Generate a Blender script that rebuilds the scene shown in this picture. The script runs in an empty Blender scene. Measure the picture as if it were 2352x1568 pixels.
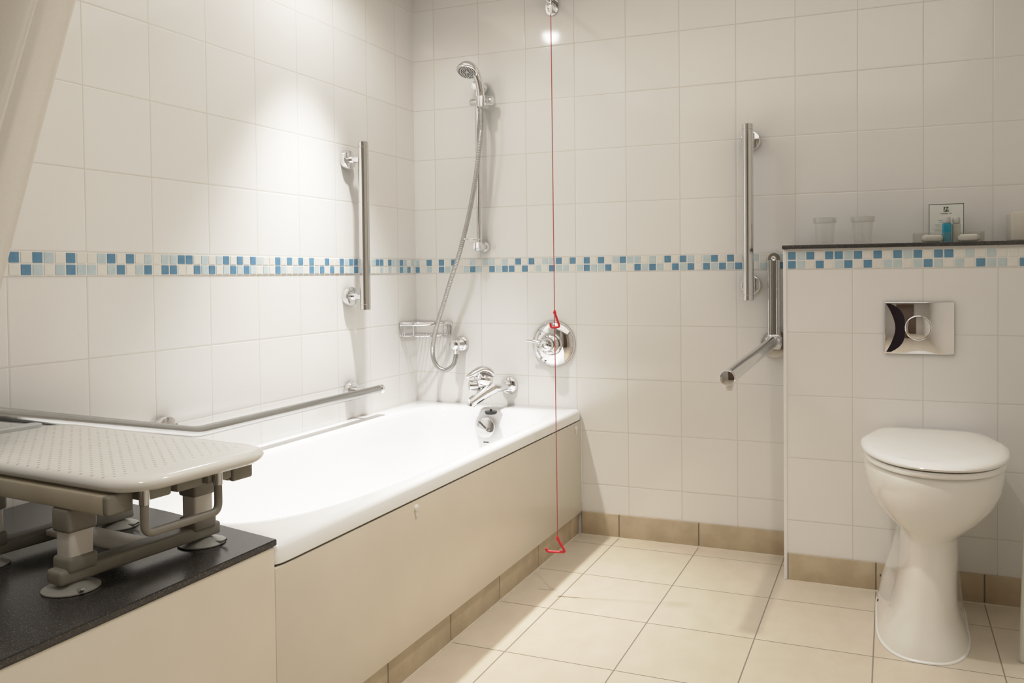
import bpy, bmesh, math, random
from mathutils import Vector, Matrix
random.seed(7)
C = bpy.context.scene.collection
V = Vector
PI = math.pi

# ------------------------------------------------------------------ helpers
def obj(name, bm, mats, parent=None, loc=None, angle=35, smooth=True):
    me = bpy.data.meshes.new(name)
    bmesh.ops.recalc_face_normals(bm, faces=bm.faces)
    bm.to_mesh(me); bm.free()
    for m in (mats if isinstance(mats, (list, tuple)) else [mats]):
        me.materials.append(m)
    if smooth:
        me.polygons.foreach_set('use_smooth', [True] * len(me.polygons))
        me.set_sharp_from_angle(angle=math.radians(angle))
    o = bpy.data.objects.new(name, me)
    C.objects.link(o)
    if parent: o.parent = parent
    if loc: o.location = loc
    return o

def tag(o, label=None, cat=None, group=None, kind=None):
    if label: o['label'] = label
    if cat: o['category'] = cat
    if group: o['group'] = group
    if kind: o['kind'] = kind
    return o

def thing(name, label, cat, loc=(0, 0, 0), rotz=0, group=None):
    o = bpy.data.objects.new(name, None)
    C.objects.link(o)
    o.empty_display_size = 0.05
    o.location = loc; o.rotation_euler = (0, 0, rotz)
    return tag(o, label, cat, group)

def box(bm, x0, x1, y0, y1, z0, z1, bev=0, seg=2, mi=0):
    vs = [bm.verts.new((x, y, z)) for z in (z0, z1) for y in (y0, y1) for x in (x0, x1)]
    fs = [bm.faces.new([vs[i] for i in q]) for q in
          ((0, 2, 3, 1), (4, 5, 7, 6), (0, 1, 5, 4), (2, 6, 7, 3), (0, 4, 6, 2), (1, 3, 7, 5))]
    for f in fs: f.material_index = mi
    if bev:
        es = list({e for f in fs for e in f.edges})
        r = bmesh.ops.bevel(bm, geom=es, offset=bev, segments=seg, profile=0.5, affect='EDGES')
        for f in r['faces']: f.material_index = mi
    return bm

def nbox(*a, **k):
    return box(bmesh.new(), *a, **k)

def frame(axis):
    axis = V(axis).normalized()
    h = V((0, 0, 1)) if abs(axis.z) < 0.9 else V((1, 0, 0))
    u = axis.cross(h).normalized()
    return u, axis.cross(u).normalized(), axis

def lathe(bm, prof, base, axis=(0, 0, 1), n=40, mi=0):
    """prof: list of (radius, height along axis)"""
    u, w, a = frame(axis); base = V(base); rows = []
    for r, h in prof:
        c = base + a * h
        if r < 1e-6: rows.append([bm.verts.new(c)])
        else: rows.append([bm.verts.new(c + (u * math.cos(t) + w * math.sin(t)) * r)
                           for t in [2 * PI * i / n for i in range(n)]])
    for A, B in zip(rows, rows[1:]):
        for i in range(n):
            j = (i + 1) % n
            a_, b_ = A[i % len(A)], A[j % len(A)]
            c_, d_ = B[j % len(B)], B[i % len(B)]
            q = [a_]
            for v in (b_, c_, d_):
                if v not in q: q.append(v)
            if len(q) > 2:
                f = bm.faces.new(q); f.material_index = mi
    for R in (rows[0], rows[-1]):
        if len(R) > 2:
            f = bm.faces.new(R); f.material_index = mi
    return bm

def disc_prof(r, t, b=0.003):
    return [(0, 0), (r, 0), (r, t - b), (r - b * 0.3, t - b * 0.3), (r - b, t), (0, t)]

def rod(bm, p0, p1, r, b=None, n=28, mi=0):
    p0, p1 = V(p0), V(p1); L = (p1 - p0).length
    b = min(0.002, r * 0.3) if b is None else b
    return lathe(bm, [(0, 0), (r - b, 0), (r, b), (r, L - b), (r - b, L), (0, L)], p0, p1 - p0, n, mi)

def spline(pts, sub=8):
    P = [V(p) for p in pts]; out = []
    for i in range(len(P) - 1):
        p0 = P[max(i - 1, 0)]; p1 = P[i]; p2 = P[i + 1]; p3 = P[min(i + 2, len(P) - 1)]
        for k in range(sub):
            t = k / sub
            out.append(0.5 * ((2 * p1) + (p2 - p0) * t + (2 * p0 - 5 * p1 + 4 * p2 - p3) * t * t
                              + (3 * p1 - p0 - 3 * p2 + p3) * t ** 3))
    out.append(P[-1]); return out

def fillet(pts, r, seg=6):
    P = [V(p) for p in pts]; out = [P[0]]
    for a, b, c in zip(P, P[1:], P[2:]):
        d1 = (a - b).normalized(); d2 = (c - b).normalized()
        rr = min(r, (a - b).length * .49, (c - b).length * .49)
        s, e = b + d1 * rr, b + d2 * rr
        for k in range(seg + 1):
            t = k / seg
            out.append((1 - t) ** 2 * s + 2 * t * (1 - t) * b + t * t * e)
    out.append(P[-1]); return out

def tube(bm, pts, r, n=14, closed=False, mi=0, flat=1.0, up=None):
    P = [V(p) for p in pts]; N = len(P)
    R = r if isinstance(r, (list, tuple)) else [r] * N
    T = []
    for i in range(N):
        a = P[(i - 1) % N] if (closed or i > 0) else P[i]
        b = P[(i + 1) % N] if (closed or i < N - 1) else P[i]
        T.append((b - a).normalized())
    u = V(up) if up else frame(T[0])[0]
    rows = []
    for i in range(N):
        u = (u - T[i] * u.dot(T[i])).normalized(); w = T[i].cross(u)
        rows.append([bm.verts.new(P[i] + (u * math.cos(t) + w * math.sin(t) * flat) * R[i])
                     for t in [2 * PI * k / n for k in range(n)]])
    prs = list(zip(rows, rows[1:])) + ([(rows[-1], rows[0])] if closed else [])
    for A, B in prs:
        for k in range(n):
            f = bm.faces.new((A[k], A[(k + 1) % n], B[(k + 1) % n], B[k])); f.material_index = mi
    if not closed:
        bm.faces.new(rows[0]).material_index = mi; bm.faces.new(rows[-1]).material_index = mi
    return bm

def loft(bm, rings, cap0=True, cap1=True, mi=0):
    rows = [[bm.verts.new(p) for p in r] for r in rings]
    n = len(rows[0])
    for A, B in zip(rows, rows[1:]):
        for k in range(n):
            f = bm.faces.new((A[k], A[(k + 1) % n], B[(k + 1) % n], B[k])); f.material_index = mi
    if cap0: bm.faces.new(rows[0]).material_index = mi
    if cap1: bm.faces.new(rows[-1]).material_index = mi
    return bm

def rrect(x0, x1, y0, y1, r, z, n=8):
    out = []
    for cx, cy, a0 in ((x1 - r, y1 - r, 0), (x0 + r, y1 - r, 90), (x0 + r, y0 + r, 180), (x1 - r, y0 + r, 270)):
        for k in range(n + 1):
            a = math.radians(a0 + 90 * k / n)
            out.append((cx + r * math.cos(a), cy + r * math.sin(a), z))
    return out

# ------------------------------------------------------------------ materials
def mat(name, col, rough=.4, metal=0., spec=.5, coat=0.):
    m = bpy.data.materials.new(name); m.use_nodes = True
    b = m.node_tree.nodes['Principled BSDF']
    b.inputs['Base Color'].default_value = (*col, 1)
    b.inputs['Roughness'].default_value = rough
    b.inputs['Metallic'].default_value = metal
    b.inputs['Specular IOR Level'].default_value = spec
    b.inputs['Coat Weight'].default_value = coat
    return m

class NT:
    def __init__(s, m): s.t = m.node_tree; s.n = s.t.nodes; s.l = s.t.links; s.b = s.n['Principled BSDF']
    def new(s, typ, **k):
        n = s.n.new(typ)
        for a, v in k.items(): setattr(n, a, v)
        return n
    def put(s, sock, v):
        if hasattr(v, 'is_linked') or isinstance(v, bpy.types.NodeSocket): s.l.new(v, sock)
        else: sock.default_value = v
    def math(s, op, a, b=0., c=None):
        n = s.new('ShaderNodeMath', operation=op)
        s.put(n.inputs[0], a); s.put(n.inputs[1], b)
        if c is not None: s.put(n.inputs[2], c)
        return n.outputs[0]
    def ramp(s, v, lo, hi, a=0., b=1.):
        n = s.new('ShaderNodeMapRange', interpolation_type='SMOOTHSTEP')
        s.put(n.inputs[0], v)
        for i, x in enumerate((lo, hi, a, b)): n.inputs[i + 1].default_value = x
        return n.outputs[0]
    def mix(s, f, a, b):
        n = s.new('ShaderNodeMix', data_type='RGBA')
        s.put(n.inputs[0], f); s.put(n.inputs[6], a); s.put(n.inputs[7], b)
        return n.outputs[2]
    def pos(s):
        g = s.new('ShaderNodeNewGeometry'); x = s.new('ShaderNodeSeparateXYZ')
        s.l.new(g.outputs['Position'], x.inputs[0]); return g, x.outputs
    def noise(s, scale, detail=3., rough=.5, vec=None):
        n = s.new('ShaderNodeTexNoise'); n.inputs['Scale'].default_value = scale
        n.inputs['Detail'].default_value = detail; n.inputs['Roughness'].default_value = rough
        if vec is not None: s.l.new(vec, n.inputs['Vector'])
        return n.outputs['Fac']

ZB, ZT = 0.9925, 1.0495       # bottom and top of the mosaic border
T = 0.2                        # wall tile
def tile_mat(name, axis, off):
    m = mat(name, (.8, .8, .8), .12, spec=.5)
    t = NT(m); g, p = t.pos()
    u = t.math('DIVIDE', t.math('SUBTRACT', p[0] if axis == 'x' else t.math('MULTIPLY', p[1], -1.), off), T)
    up = t.math('GREATER_THAN', p[2], (ZB + ZT) / 2)
    vlo = t.math('SUBTRACT', ZB, p[2]); vhi = t.math('SUBTRACT', p[2], ZT)
    v = t.math('DIVIDE', t.math('ADD', t.math('MULTIPLY', up, vhi), t.math('MULTIPLY', t.math('SUBTRACT', 1., up), vlo)), T)
    def edge(q):
        f = t.math('FRACT', q); return t.math('MULTIPLY', t.math('MINIMUM', f, t.math('SUBTRACT', 1., f)), T)
    d = t.math('MINIMUM', edge(u), edge(v))
    grout = t.ramp(d, .0008, .0016, 1., 0.)
    height = t.ramp(d, .0006, .0045, 0., 1.)
    # a slight tilt of every tile, as hand-set tiles have
    cid = t.new('ShaderNodeCombineXYZ'); t.l.new(t.math('FLOOR', u), cid.inputs[0]); t.l.new(t.math('FLOOR', v), cid.inputs[1]); t.l.new(up, cid.inputs[2])
    wn = t.new('ShaderNodeTexWhiteNoise', noise_dimensions='3D'); t.l.new(cid.outputs[0], wn.inputs['Vector'])
    s1 = t.new('ShaderNodeVectorMath', operation='SUBTRACT'); t.l.new(wn.outputs['Color'], s1.inputs[0]); s1.inputs[1].default_value = (.5, .5, .5)
    s2 = t.new('ShaderNodeVectorMath', operation='SCALE'); t.l.new(s1.outputs[0], s2.inputs[0]); s2.inputs['Scale'].default_value = .012
    s3 = t.new('ShaderNodeVectorMath', operation='ADD'); t.l.new(s2.outputs[0], s3.inputs[0]); t.l.new(g.outputs['Normal'], s3.inputs[1])
    s4 = t.new('ShaderNodeVectorMath', operation='NORMALIZE'); t.l.new(s3.outputs[0], s4.inputs[0])
    hs = t.math('ADD', height, t.math('MULTIPLY', t.noise(9., 2.), .35))
    bp = t.new('ShaderNodeBump'); bp.inputs['Strength'].default_value = .35; bp.inputs['Distance'].default_value = .0012
    t.l.new(hs, bp.inputs['Height']); t.l.new(s4.outputs[0], bp.inputs['Normal'])
    t.l.new(bp.outputs[0], t.b.inputs['Normal'])
    tone = t.mix(t.math('MULTIPLY', wn.outputs['Value'], 1.), (.775, .76, .735, 1), (.795, .782, .76, 1))
    col = t.mix(grout, tone, (.63, .60, .54, 1))
    t.l.new(col, t.b.inputs['Base Color'])
    t.put(t.b.inputs['Roughness'], t.math('ADD', t.math('MULTIPLY', grout, .5), .09))
    return m

FX0, FDX, FY0, FDY = .8596, .2982, .1012, .307
def floor_mat():
    m = mat('stone_floor_tile', (.6, .5, .38), .35)
    t = NT(m); g, p = t.pos()
    u = t.math('DIVIDE', t.math('SUBTRACT', p[0], FX0), FDX)
    v = t.math('DIVIDE', t.math('SUBTRACT', t.math('MULTIPLY', p[1], -1.), FY0), FDY)
    def edge(q, s):
        f = t.math('FRACT', q); return t.math('MULTIPLY', t.math('MINIMUM', f, t.math('SUBTRACT', 1., f)), s)
    d = t.math('MINIMUM', edge(u, FDX), edge(v, FDY))
    grout = t.ramp(d, .0011, .0022, 1., 0.)
    n1 = t.noise(5., 5., .6); n2 = t.noise(38., 4., .6)
    cid = t.new('ShaderNodeCombineXYZ'); t.l.new(t.math('FLOOR', u), cid.inputs[0]); t.l.new(t.math('FLOOR', v), cid.inputs[1])
    wn = t.new('ShaderNodeTexWhiteNoise', noise_dimensions='3D'); t.l.new(cid.outputs[0], wn.inputs['Vector'])
    f = t.math('ADD', t.math('ADD', t.math('MULTIPLY', t.ramp(n1, .25, .75), .4), t.math('MULTIPLY', t.ramp(n2, .3, .7), .35)), t.math('MULTIPLY', wn.outputs['Value'], .25))
    col = t.mix(f, FLOOR_A, FLOOR_B)
    col = t.mix(grout, col, (.25, .215, .165, 1))
    t.l.new(col, t.b.inputs['Base Color'])
    bp = t.new('ShaderNodeBump'); bp.inputs['Strength'].default_value = .3; bp.inputs['Distance'].default_value = .001
    t.l.new(t.math('ADD', t.math('SUBTRACT', 1., grout), t.math('MULTIPLY', n2, .3)), bp.inputs['Height'])
    t.l.new(bp.outputs[0], t.b.inputs['Normal'])
    return m
FLOOR_A = (.585, .508, .395, 1); FLOOR_B = (.685, .612, .50, 1)

def mottled(name, a, b, scale, rough, lo=.35, hi=.65, detail=4., bump=0.):
    m = mat(name, a[:3], rough); t = NT(m)
    tc = t.new('ShaderNodeTexCoord')
    n = t.noise(scale, detail, .6, tc.outputs['Object'])
    t.l.new(t.mix(t.ramp(n, lo, hi), (*a, 1), (*b, 1)), t.b.inputs['Base Color'])
    if bump:
        bp = t.new('ShaderNodeBump'); bp.inputs['Strength'].default_value = .3; bp.inputs['Distance'].default_value = bump
        t.l.new(n, bp.inputs['Height']); t.l.new(bp.outputs[0], t.b.inputs['Normal'])
    return m

M_back = tile_mat('glazed_tile_back', 'x', .0958)
M_left = tile_mat('glazed_tile_left', 'y', .1342)
M_pier = tile_mat('glazed_tile_boxing', 'x', .0869)
M_floor = floor_mat()
M_skirt = mottled('stone_skirting', (.45, .355, .24), (.53, .43, .30), 14, .4)
M_groutline = mat('light_sealant', (.74, .68, .57), .5)
M_darkgrout = mat('dark_grout', (.20, .17, .13), .8)
M_paint = mottled('matt_wall_paint', (.80, .77, .72), (.82, .79, .74), 3, .7)
M_paintgrey = mottled('warm_grey_wall_paint', (.55, .52, .48), (.58, .55, .51), 3, .7)
M_mwhite = mat('mosaic_white', (.76, .74, .69), .12)
M_mlight = mottled('mosaic_pale_blue', (.50, .60, .62), (.55, .64, .66), 40, .12)
M_mblue = mottled('mosaic_blue', (.115, .25, .385), (.14, .285, .415), 40, .12)
M_mgrout = mat('mosaic_grout', (.80, .78, .74), .5)
M_tub = mottled('white_enamel', (.90, .90, .90), (.91, .91, .91), 2, .08)
M_panel = mottled('cream_bath_panel', (.70, .64, .535), (.74, .685, .58), 2.5, .32, .3, .7, 3)
M_ceramic = mottled('white_ceramic', (.80, .785, .755), (.81, .795, .765), 2, .07)
M_seatpl = mottled('white_seat_plastic', (.84, .83, .81), (.85, .84, .82), 2, .10)
M_dark = mat('dark_recess', (.02, .02, .02), .5)
M_blackrubber = mat('black_rubber', (.012, .012, .012), .4)
M_chrome = mottled('polished_chrome', (.80, .80, .81), (.82, .82, .83), 6, .05)
M_chrome.node_tree.nodes['Principled BSDF'].inputs['Metallic'].default_value = 1
M_satin = mottled('satin_steel', (.66, .655, .64), (.69, .685, .67), 6, .12)
M_satin.node_tree.nodes['Principled BSDF'].inputs['Metallic'].default_value = 1
M_satin2 = mottled('darkened_satin_steel', (.44, .435, .42), (.47, .465, .45), 6, .2)  # darker satin steel: dark surroundings it reflects are put into the colour
M_satin2.node_tree.nodes['Principled BSDF'].inputs['Metallic'].default_value = 1
M_satindark = mat('steel_groove', (.22, .21, .20), .4, 1)
M_hose = mottled('ribbed_metal_hose', (.50, .49, .475), (.56, .55, .53), 30, .28)
M_hose.node_tree.nodes['Principled BSDF'].inputs['Metallic'].default_value = .8
M_darkrefl = mat('painted_dark_reflection', (.055, .045, .06), .08, 1)  # dark reflection in the flush plate, put into this colour
M_red = mottled('red_plastic', (.62, .018, .028), (.66, .022, .032), 20, .35)
M_redcord = mottled('red_cord', (.42, .06, .065), (.47, .075, .08), 200, .7)
M_whitepl = mottled('white_plastic', (.80, .79, .77), (.82, .81, .79), 10, .35)
M_greypl = mottled('taupe_grey_plastic', (.20, .185, .155), (.225, .21, .175), 20, .45)
M_greypale = mottled('pale_grey_plastic', (.46, .47, .47), (.50, .51, .51), 20, .4)
M_beam = mottled('beige_aluminium', (.44, .39, .295), (.48, .43, .33), 12, .38)
M_post = mottled('pale_aluminium_post', (.68, .645, .595), (.72, .685, .635), 14, .35)
M_cup = mottled('grey_suction_rubber', (.30, .295, .27), (.34, .33, .30), 20, .3)
M_green = mat('dark_green_print', (.055, .085, .04), .6)
M_print = mat('grey_print', (.25, .26, .24), .7)
M_card = mottled('white_card', (.74, .76, .71), (.76, .78, .73), 8, .6)
M_paper = mottled('white_soap_wrapper', (.76, .73, .66), (.80, .77, .70), 25, .5, bump=.0006)
M_blueliq = mottled('blue_shower_gel', (.015, .24, .36), (.02, .28, .40), 12, .12)
M_greyliq = mottled('grey_lotion_bottle', (.40, .39, .34), (.45, .44, .39), 12, .2)
M_capgrey = mat('frosted_bottle_cap', (.52, .52, .50), .3)
M_tissue = mottled('cream_card_box', (.57, .535, .46), (.60, .565, .49), 9, .6)
M_unseendoor = mottled('dark_brown_unseen_door', (.10, .06, .04), (.13, .08, .05), 6, .4)
M_panelgrey = mottled('pale_grey_panel', (.60, .60, .53), (.64, .64, .57), 5, .5)
M_pearl = mat('grey_nozzle_ring', (.10, .10, .10), .4)

def stone_mat():
    m = mat('speckled_dark_stone', (.03, .03, .03), .22); t = NT(m)
    tc = t.new('ShaderNodeTexCoord')
    n = t.noise(420., 2., .6, tc.outputs['Object']); n2 = t.noise(170., 2., .5, tc.outputs['Object'])
    c = t.mix(t.ramp(n, .55, .72), (.036, .034, .033, 1), (.13, .12, .11, 1))
    c = t.mix(t.ramp(n2, .62, .70), c, (.075, .07, .064, 1))
    t.l.new(c, t.b.inputs['Base Color']); return m
M_stone = stone_mat()

def glass_mat(name, tint=(.96, .97, .97), refl=.35, haze=0.):
    m = bpy.data.materials.new(name); m.use_nodes = True
    t = NT.__new__(NT); t.t = m.node_tree; t.n = t.t.nodes; t.l = t.t.links
    t.n.clear()
    o = t.new('ShaderNodeOutputMaterial'); mx = t.new('ShaderNodeMixShader'); m2 = t.new('ShaderNodeMixShader')
    tr = t.new('ShaderNodeBsdfTransparent'); gl = t.new('ShaderNodeBsdfGlossy'); df = t.new('ShaderNodeBsdfDiffuse')
    lw = t.new('ShaderNodeLayerWeight'); lw.inputs['Blend'].default_value = .5
    tr.inputs[0].default_value = (*tint, 1); gl.inputs['Roughness'].default_value = .05
    df.inputs[0].default_value = (.85, .84, .82, 1); m2.inputs[0].default_value = haze
    t.l.new(tr.outputs[0], m2.inputs[1]); t.l.new(df.outputs[0], m2.inputs[2])
    t.l.new(t.math('ADD', t.math('MULTIPLY', t.math('POWER', lw.outputs['Facing'], 3.), refl), .03), mx.inputs[0])
    t.l.new(m2.outputs[0], mx.inputs[1]); t.l.new(gl.outputs[0], mx.inputs[2]); t.l.new(mx.outputs[0], o.inputs[0]); return m
M_glass = glass_mat('clear_glass', (.98, .98, .975), .35, .04)
M_acrylic = glass_mat('clear_acrylic', (.93, .93, .92), .3, .03)
M_film = glass_mat('thin_clear_wrap', (.97, .97, .96), .3, .12)

def fabric_mat():
    m = bpy.data.materials.new('cream_curtain_fabric'); m.use_nodes = True
    nt = m.node_tree; b = nt.nodes['Principled BSDF']; o = nt.nodes['Material Output']
    b.inputs['Roughness'].default_value = .8; b.inputs['Specular IOR Level'].default_value = .15
    t = NT(m); tc = t.new('ShaderNodeTexCoord'); n = t.noise(260., 2., .5, tc.outputs['Object'])
    c = t.mix(n, (.80, .765, .70, 1), (.85, .82, .765, 1)); t.l.new(c, b.inputs['Base Color'])
    tl = t.new('ShaderNodeBsdfTranslucent'); t.l.new(c, tl.inputs[0])
    mx = t.new('ShaderNodeMixShader'); mx.inputs[0].default_value = .3
    t.l.new(b.outputs[0], mx.inputs[1]); t.l.new(tl.outputs[0], mx.inputs[2]); t.l.new(mx.outputs[0], o.inputs[0])
    return m
M_fabric = fabric_mat()

def dimple_mat():
    m = mat('perforated_seat_plastic', (.72, .71, .69), .16); t = NT(m)
    tc = t.new('ShaderNodeTexCoord'); s = t.new('ShaderNodeSeparateXYZ'); t.l.new(tc.outputs['Object'], s.inputs[0])
    P = .0185
    def cell(ox, oy):
        fx = t.math('SUBTRACT', t.math('FRACT', t.math('DIVIDE', t.math('ADD', s.outputs[0], ox + 5 * P), P * 1.5)), .5)
        fy = t.math('SUBTRACT', t.math('FRACT', t.math('DIVIDE', t.math('ADD', s.outputs[1], oy + 5 * P), P)), .5)
        fx = t.math('MULTIPLY', fx, P * 1.5); fy = t.math('MULTIPLY', fy, P)
        return t.math('SQRT', t.math('ADD', t.math('MULTIPLY', fx, fx), t.math('MULTIPLY', fy, fy)))
    d = t.math('MINIMUM', cell(0, 0), cell(P * .75, P * .5))
    hole = t.ramp(d, .0018, .0031, 1., 0.)
    inside = t.math('MULTIPLY', t.math('LESS_THAN', t.math('ABSOLUTE', t.math('ADD', s.outputs[0], .055)), .29),
                    t.math('LESS_THAN', t.math('ABSOLUTE', s.outputs[1]), .132))
    topf = t.math('GREATER_THAN', s.outputs[2], .186)
    hole = t.math('MULTIPLY', hole, t.math('MULTIPLY', inside, topf))
    t.l.new(t.mix(hole, (.72, .71, .68, 1), (.46, .45, .42, 1)), t.b.inputs['Base Color'])
    bp = t.new('ShaderNodeBump'); bp.inputs['Strength'].default_value = .35; bp.inputs['Distance'].default_value = .0012
    t.l.new(t.math('SUBTRACT', 1., hole), bp.inputs['Height']); t.l.new(bp.outputs[0], t.b.inputs['Normal'])
    return m
M_perf = dimple_mat()

# ------------------------------------------------------------------ room shell
RX, RY, RZ = 2.45, -3.7, 2.12
PD = -.2276                                   # face of the tiled boxing
def struct(name, bm, m, parent=None, smooth=False):
    o = obj(name, bm, m, parent, smooth=smooth)
    if not parent: o['kind'] = 'structure'
    return o
W_left = struct('wall_left', nbox(-.1, 0, RY, .1, -.05, RZ), M_left)
W_back = struct('wall_back', nbox(0, RX, 0, .1, -.05, RZ), M_back)
W_box = struct('wall_boxing', nbox(1.4815, RX, PD, 0, 0, 1.0565), M_pier)
W_right = struct('wall_right', nbox(RX, RX + .1, RY, .1, -.05, RZ), M_paint)
W_front = struct('wall_front', nbox(-.1, RX + .1, RY - .1, RY, -.05, RZ), M_paintgrey)
struct('ceiling', nbox(-.1, RX + .1, RY - .1, .1, RZ, RZ + .08), M_paint)
struct('floor', nbox(0, RX, RY, 0, -.05, 0), M_floor)
struct('unseen_door_1', nbox(.95, 1.75, RY + .001, RY + .04, 0.0, 2.0, bev=.004), M_unseendoor, smooth=True)  # unseen door, added for dark reflections in the chrome

# corner trim of the boxing
tr = struct('trim_1', nbox(1.4795, 1.4905, PD - .0025, PD + .02, 0, 1.0565, bev=.002), M_whitepl)

# skirtings
def skirting(name, spans, face, z1=.0868, axis='x', gap=.002):
    """spans: joint positions along the axis; face: plane coordinate of the wall behind"""
    bm = bmesh.new(); th = .009
    for a, b in zip(spans, spans[1:]):
        if axis == 'x': box(bm, a + gap, b - gap, face - th, face, 0.0, z1, bev=.0015)
        else: box(bm, face, face + th, b + gap, a - gap, 0.0, z1, bev=.0015)
    a, b = spans[0], spans[-1]
    if axis == 'x':
        box(bm, a, b, face - th * .75, face, 0, z1 - .001, mi=1)
        box(bm, a, b, face - th - .003, face, 0, .0032, mi=2)
    else:
        box(bm, face, face + th * .75, b, a, 0, z1 - .001, mi=1)
        box(bm, face, face + th + .003, b, a, 0, .0032, mi=2)
    o = struct(name, bm, [M_skirt, M_darkgrout, M_groutline], smooth=True); return o
skirting('baseboard_back', [.711, FX0, FX0 + FDX, 1.4775], 0)
skirting('baseboard_boxing', [1.4915, FX0 + 3 * FDX, FX0 + 4 * FDX, RX], PD)
skirting('baseboard_bath', [-.01, -.1012] + [-(FY0 + FDY * k) for k in range(1, 11)], .692, z1=.092, axis='y')

# mosaic borders: surface pattern of the walls, each strip one mesh
PITCH = .02816
def mosaic(name, rows, origin, step, parent, length):
    """rows: two strings (top, bottom) of . L B ; origin: first cell centre; step: unit vector along the wall"""
    bm = bmesh.new(); st = V(step); nrm = V((0, -1, 0)) if abs(st.x) > .5 else V((1, 0, 0))
    lo, hi = length
    def slab(c, hw, hh, d0, d1, mi, bev):
        a = c - st * hw + nrm * d0; b = c + st * hw + nrm * d1
        box(bm, min(a.x, b.x), max(a.x, b.x), min(a.y, b.y), max(a.y, b.y), c.z - hh, c.z + hh, bev=bev, seg=1, mi=mi)
    mid = V(origin) + st * ((lo + hi) / 2); mid.z = (ZB + ZT) / 2
    slab(mid, (hi - lo) / 2, (ZT - ZB) / 2, 0, .0012, 3, 0)
    for z, row in ((ZT - .0145, rows[0]), (ZB + .0145, rows[1])):
        for i, ch in enumerate(row):
            c = V(origin) + st * (i * PITCH); c.z = z
            x0 = max(i * PITCH - .0119, lo); x1 = min(i * PITCH + .0119, hi)
            if x1 - x0 < .004: continue
            c = V(origin) + st * ((x0 + x1) / 2); c.z = z
            slab(c, (x1 - x0) / 2, .0119, 0, .0026, {'.': 0, 'L': 1, 'B': 2}[ch], .0006)
    return obj(name, bm, [M_mwhite, M_mlight, M_mblue, M_mgrout], parent, smooth=False)

back_top = '.L.B.B.B..L.LL.L.B.B.LL' + 'B.B.B.B.LBLL.L.B.BL.LB.B.LL..L'
back_bot = 'LB.L.BL..LBL.BLBB.B.L.B' + 'LL.LBLLB.L.BLBL.BLB.BLBLBL.LLB'
# index of cell 0 in world: string starts 23 cells left of the reference cell
back_top = back_top[:53]; back_bot = back_bot[:53]
mosaic('mosaic_border', (back_top, back_bot), (.6265 - 23 * PITCH, 0, 0), (1, 0, 0), W_back, (-.6265 + 23 * PITCH + .0005, 1.4805 - .6265 + 23 * PITCH))
left_top = 'B.BL.B..LB.B.L.LLBB.L.LB.B.BL..B.B.B.B..B..BLBB...LBB.BLLBL.L'
left_bot = '.BLL LB'.replace(' ', '') 
left_bot = '.BL.LBLL.LB.LB.BB..BLB.LBLBL.L.BL.LL.BLB.B.B.LBL.L..L.L.LBLB.'
# reading order runs from the room towards the corner (decreasing distance from the corner)
mosaic('mosaic_border', ('L.L' [:0] + left_top, left_bot), (0, -1.7182, 0), (0, 1, 0), W_left, (-1.7, 1.7175))
pier_top = 'BLB.BBLB.B.BLB.BB.L.L...L.B.'
pier_bot = 'BL.B.LB.B.LL.LBL.L.BLL.BL.B.'
mosaic('mosaic_border', (pier_top, pier_bot), (1.5062, PD, 0), (1, 0, 0), W_box, (-.0155, .9))

# ------------------------------------------------------------------ bath, panel, ledge
ZR = .475
tub = thing('bathtub', 'white enamelled bathtub fitted in the corner along the left wall', 'bathtub', (0, 0, 0))
def sup(cx, cy, a, b, nn, nf, z, N=168):
    out = []
    for k in range(N):
        th = 2 * PI * (k + .5) / N; c, s = math.cos(th), math.sin(th); n = nf if s > 0 else nn
        out.append((cx + a * math.copysign(abs(c) ** (2 / n), c), cy + b * math.copysign(abs(s) ** (2 / n), s), z))
    return out
def rect_like(x0, x1, y0, y1, z, N=168):
    cx, cy, a, b = (x0 + x1) / 2, (y0 + y1) / 2, (x1 - x0) / 2, (y1 - y0) / 2
    return sup(cx, cy, a, b, 60, 60, z, N)
def lerp_ring(A, B, t, z):
    return [(a[0] + (b[0] - a[0]) * t, a[1] + (b[1] - a[1]) * t, z) for a, b in zip(A, B)]
X0, X1, Y0, Y1 = .001, .7128, -1.725, -.001
o_lip = rect_like(X0, X1, Y0, Y1, 0)
o_top = rect_like(X0 + .01, X1 - .012, Y0 + .01, Y1 - .004, 0)
inn = sup(.372, -.868, .297, .783, 3.6, 5.5, 0)
inn2 = sup(.372, -.868, .285, .768, 3.6, 5.2, 0)
inn3 = sup(.370, -.85, .262, .735, 3.4, 4.6, 0)
bot0 = sup(.368, -.80, .205, .60, 3.2, 4., 0)
bot1 = sup(.368, -.80, .16, .53, 3., 3.6, 0)
zz = lambda R, z: [(x, y, z) for x, y, _ in R]
rings = [zz(rect_like(X0 + .004, X1 - .004, Y0 + .004, Y1, 0), .434), zz(o_lip, .437), zz(o_lip, .464), lerp_ring(o_lip, o_top, .35, .4705),
         lerp_ring(o_lip, o_top, .7, .474), zz(o_top, ZR), lerp_ring(o_top, inn, .85, ZR), zz(inn, ZR - .002), lerp_ring(inn, inn2, .55, ZR - .008), zz(inn2, ZR - .020),
         lerp_ring(inn2, inn3, .5, .40), zz(inn3, .30), lerp_ring(inn3, bot0, .45, .18), lerp_ring(inn3, bot0, .8, .128), zz(bot0, .108), zz(bot1, .10)]
obj('tub_shell', loft(bmesh.new(), rings, False, True), M_tub, tub, angle=50)
OV = V((.3715, -.128, .405)); OVA = V((.0, -1, .22))
ovp = obj('overflow_plate', lathe(bmesh.new(), [(0, 0), (.037, 0), (.0385, .003), (.037, .006), (.030, .008), (0, .009)], OV, OVA), M_chrome, tub)
ov_u, ov_w, ov_n = frame(OVA)
bmx = bmesh.new(); cc = OV + ov_n * .010
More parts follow.
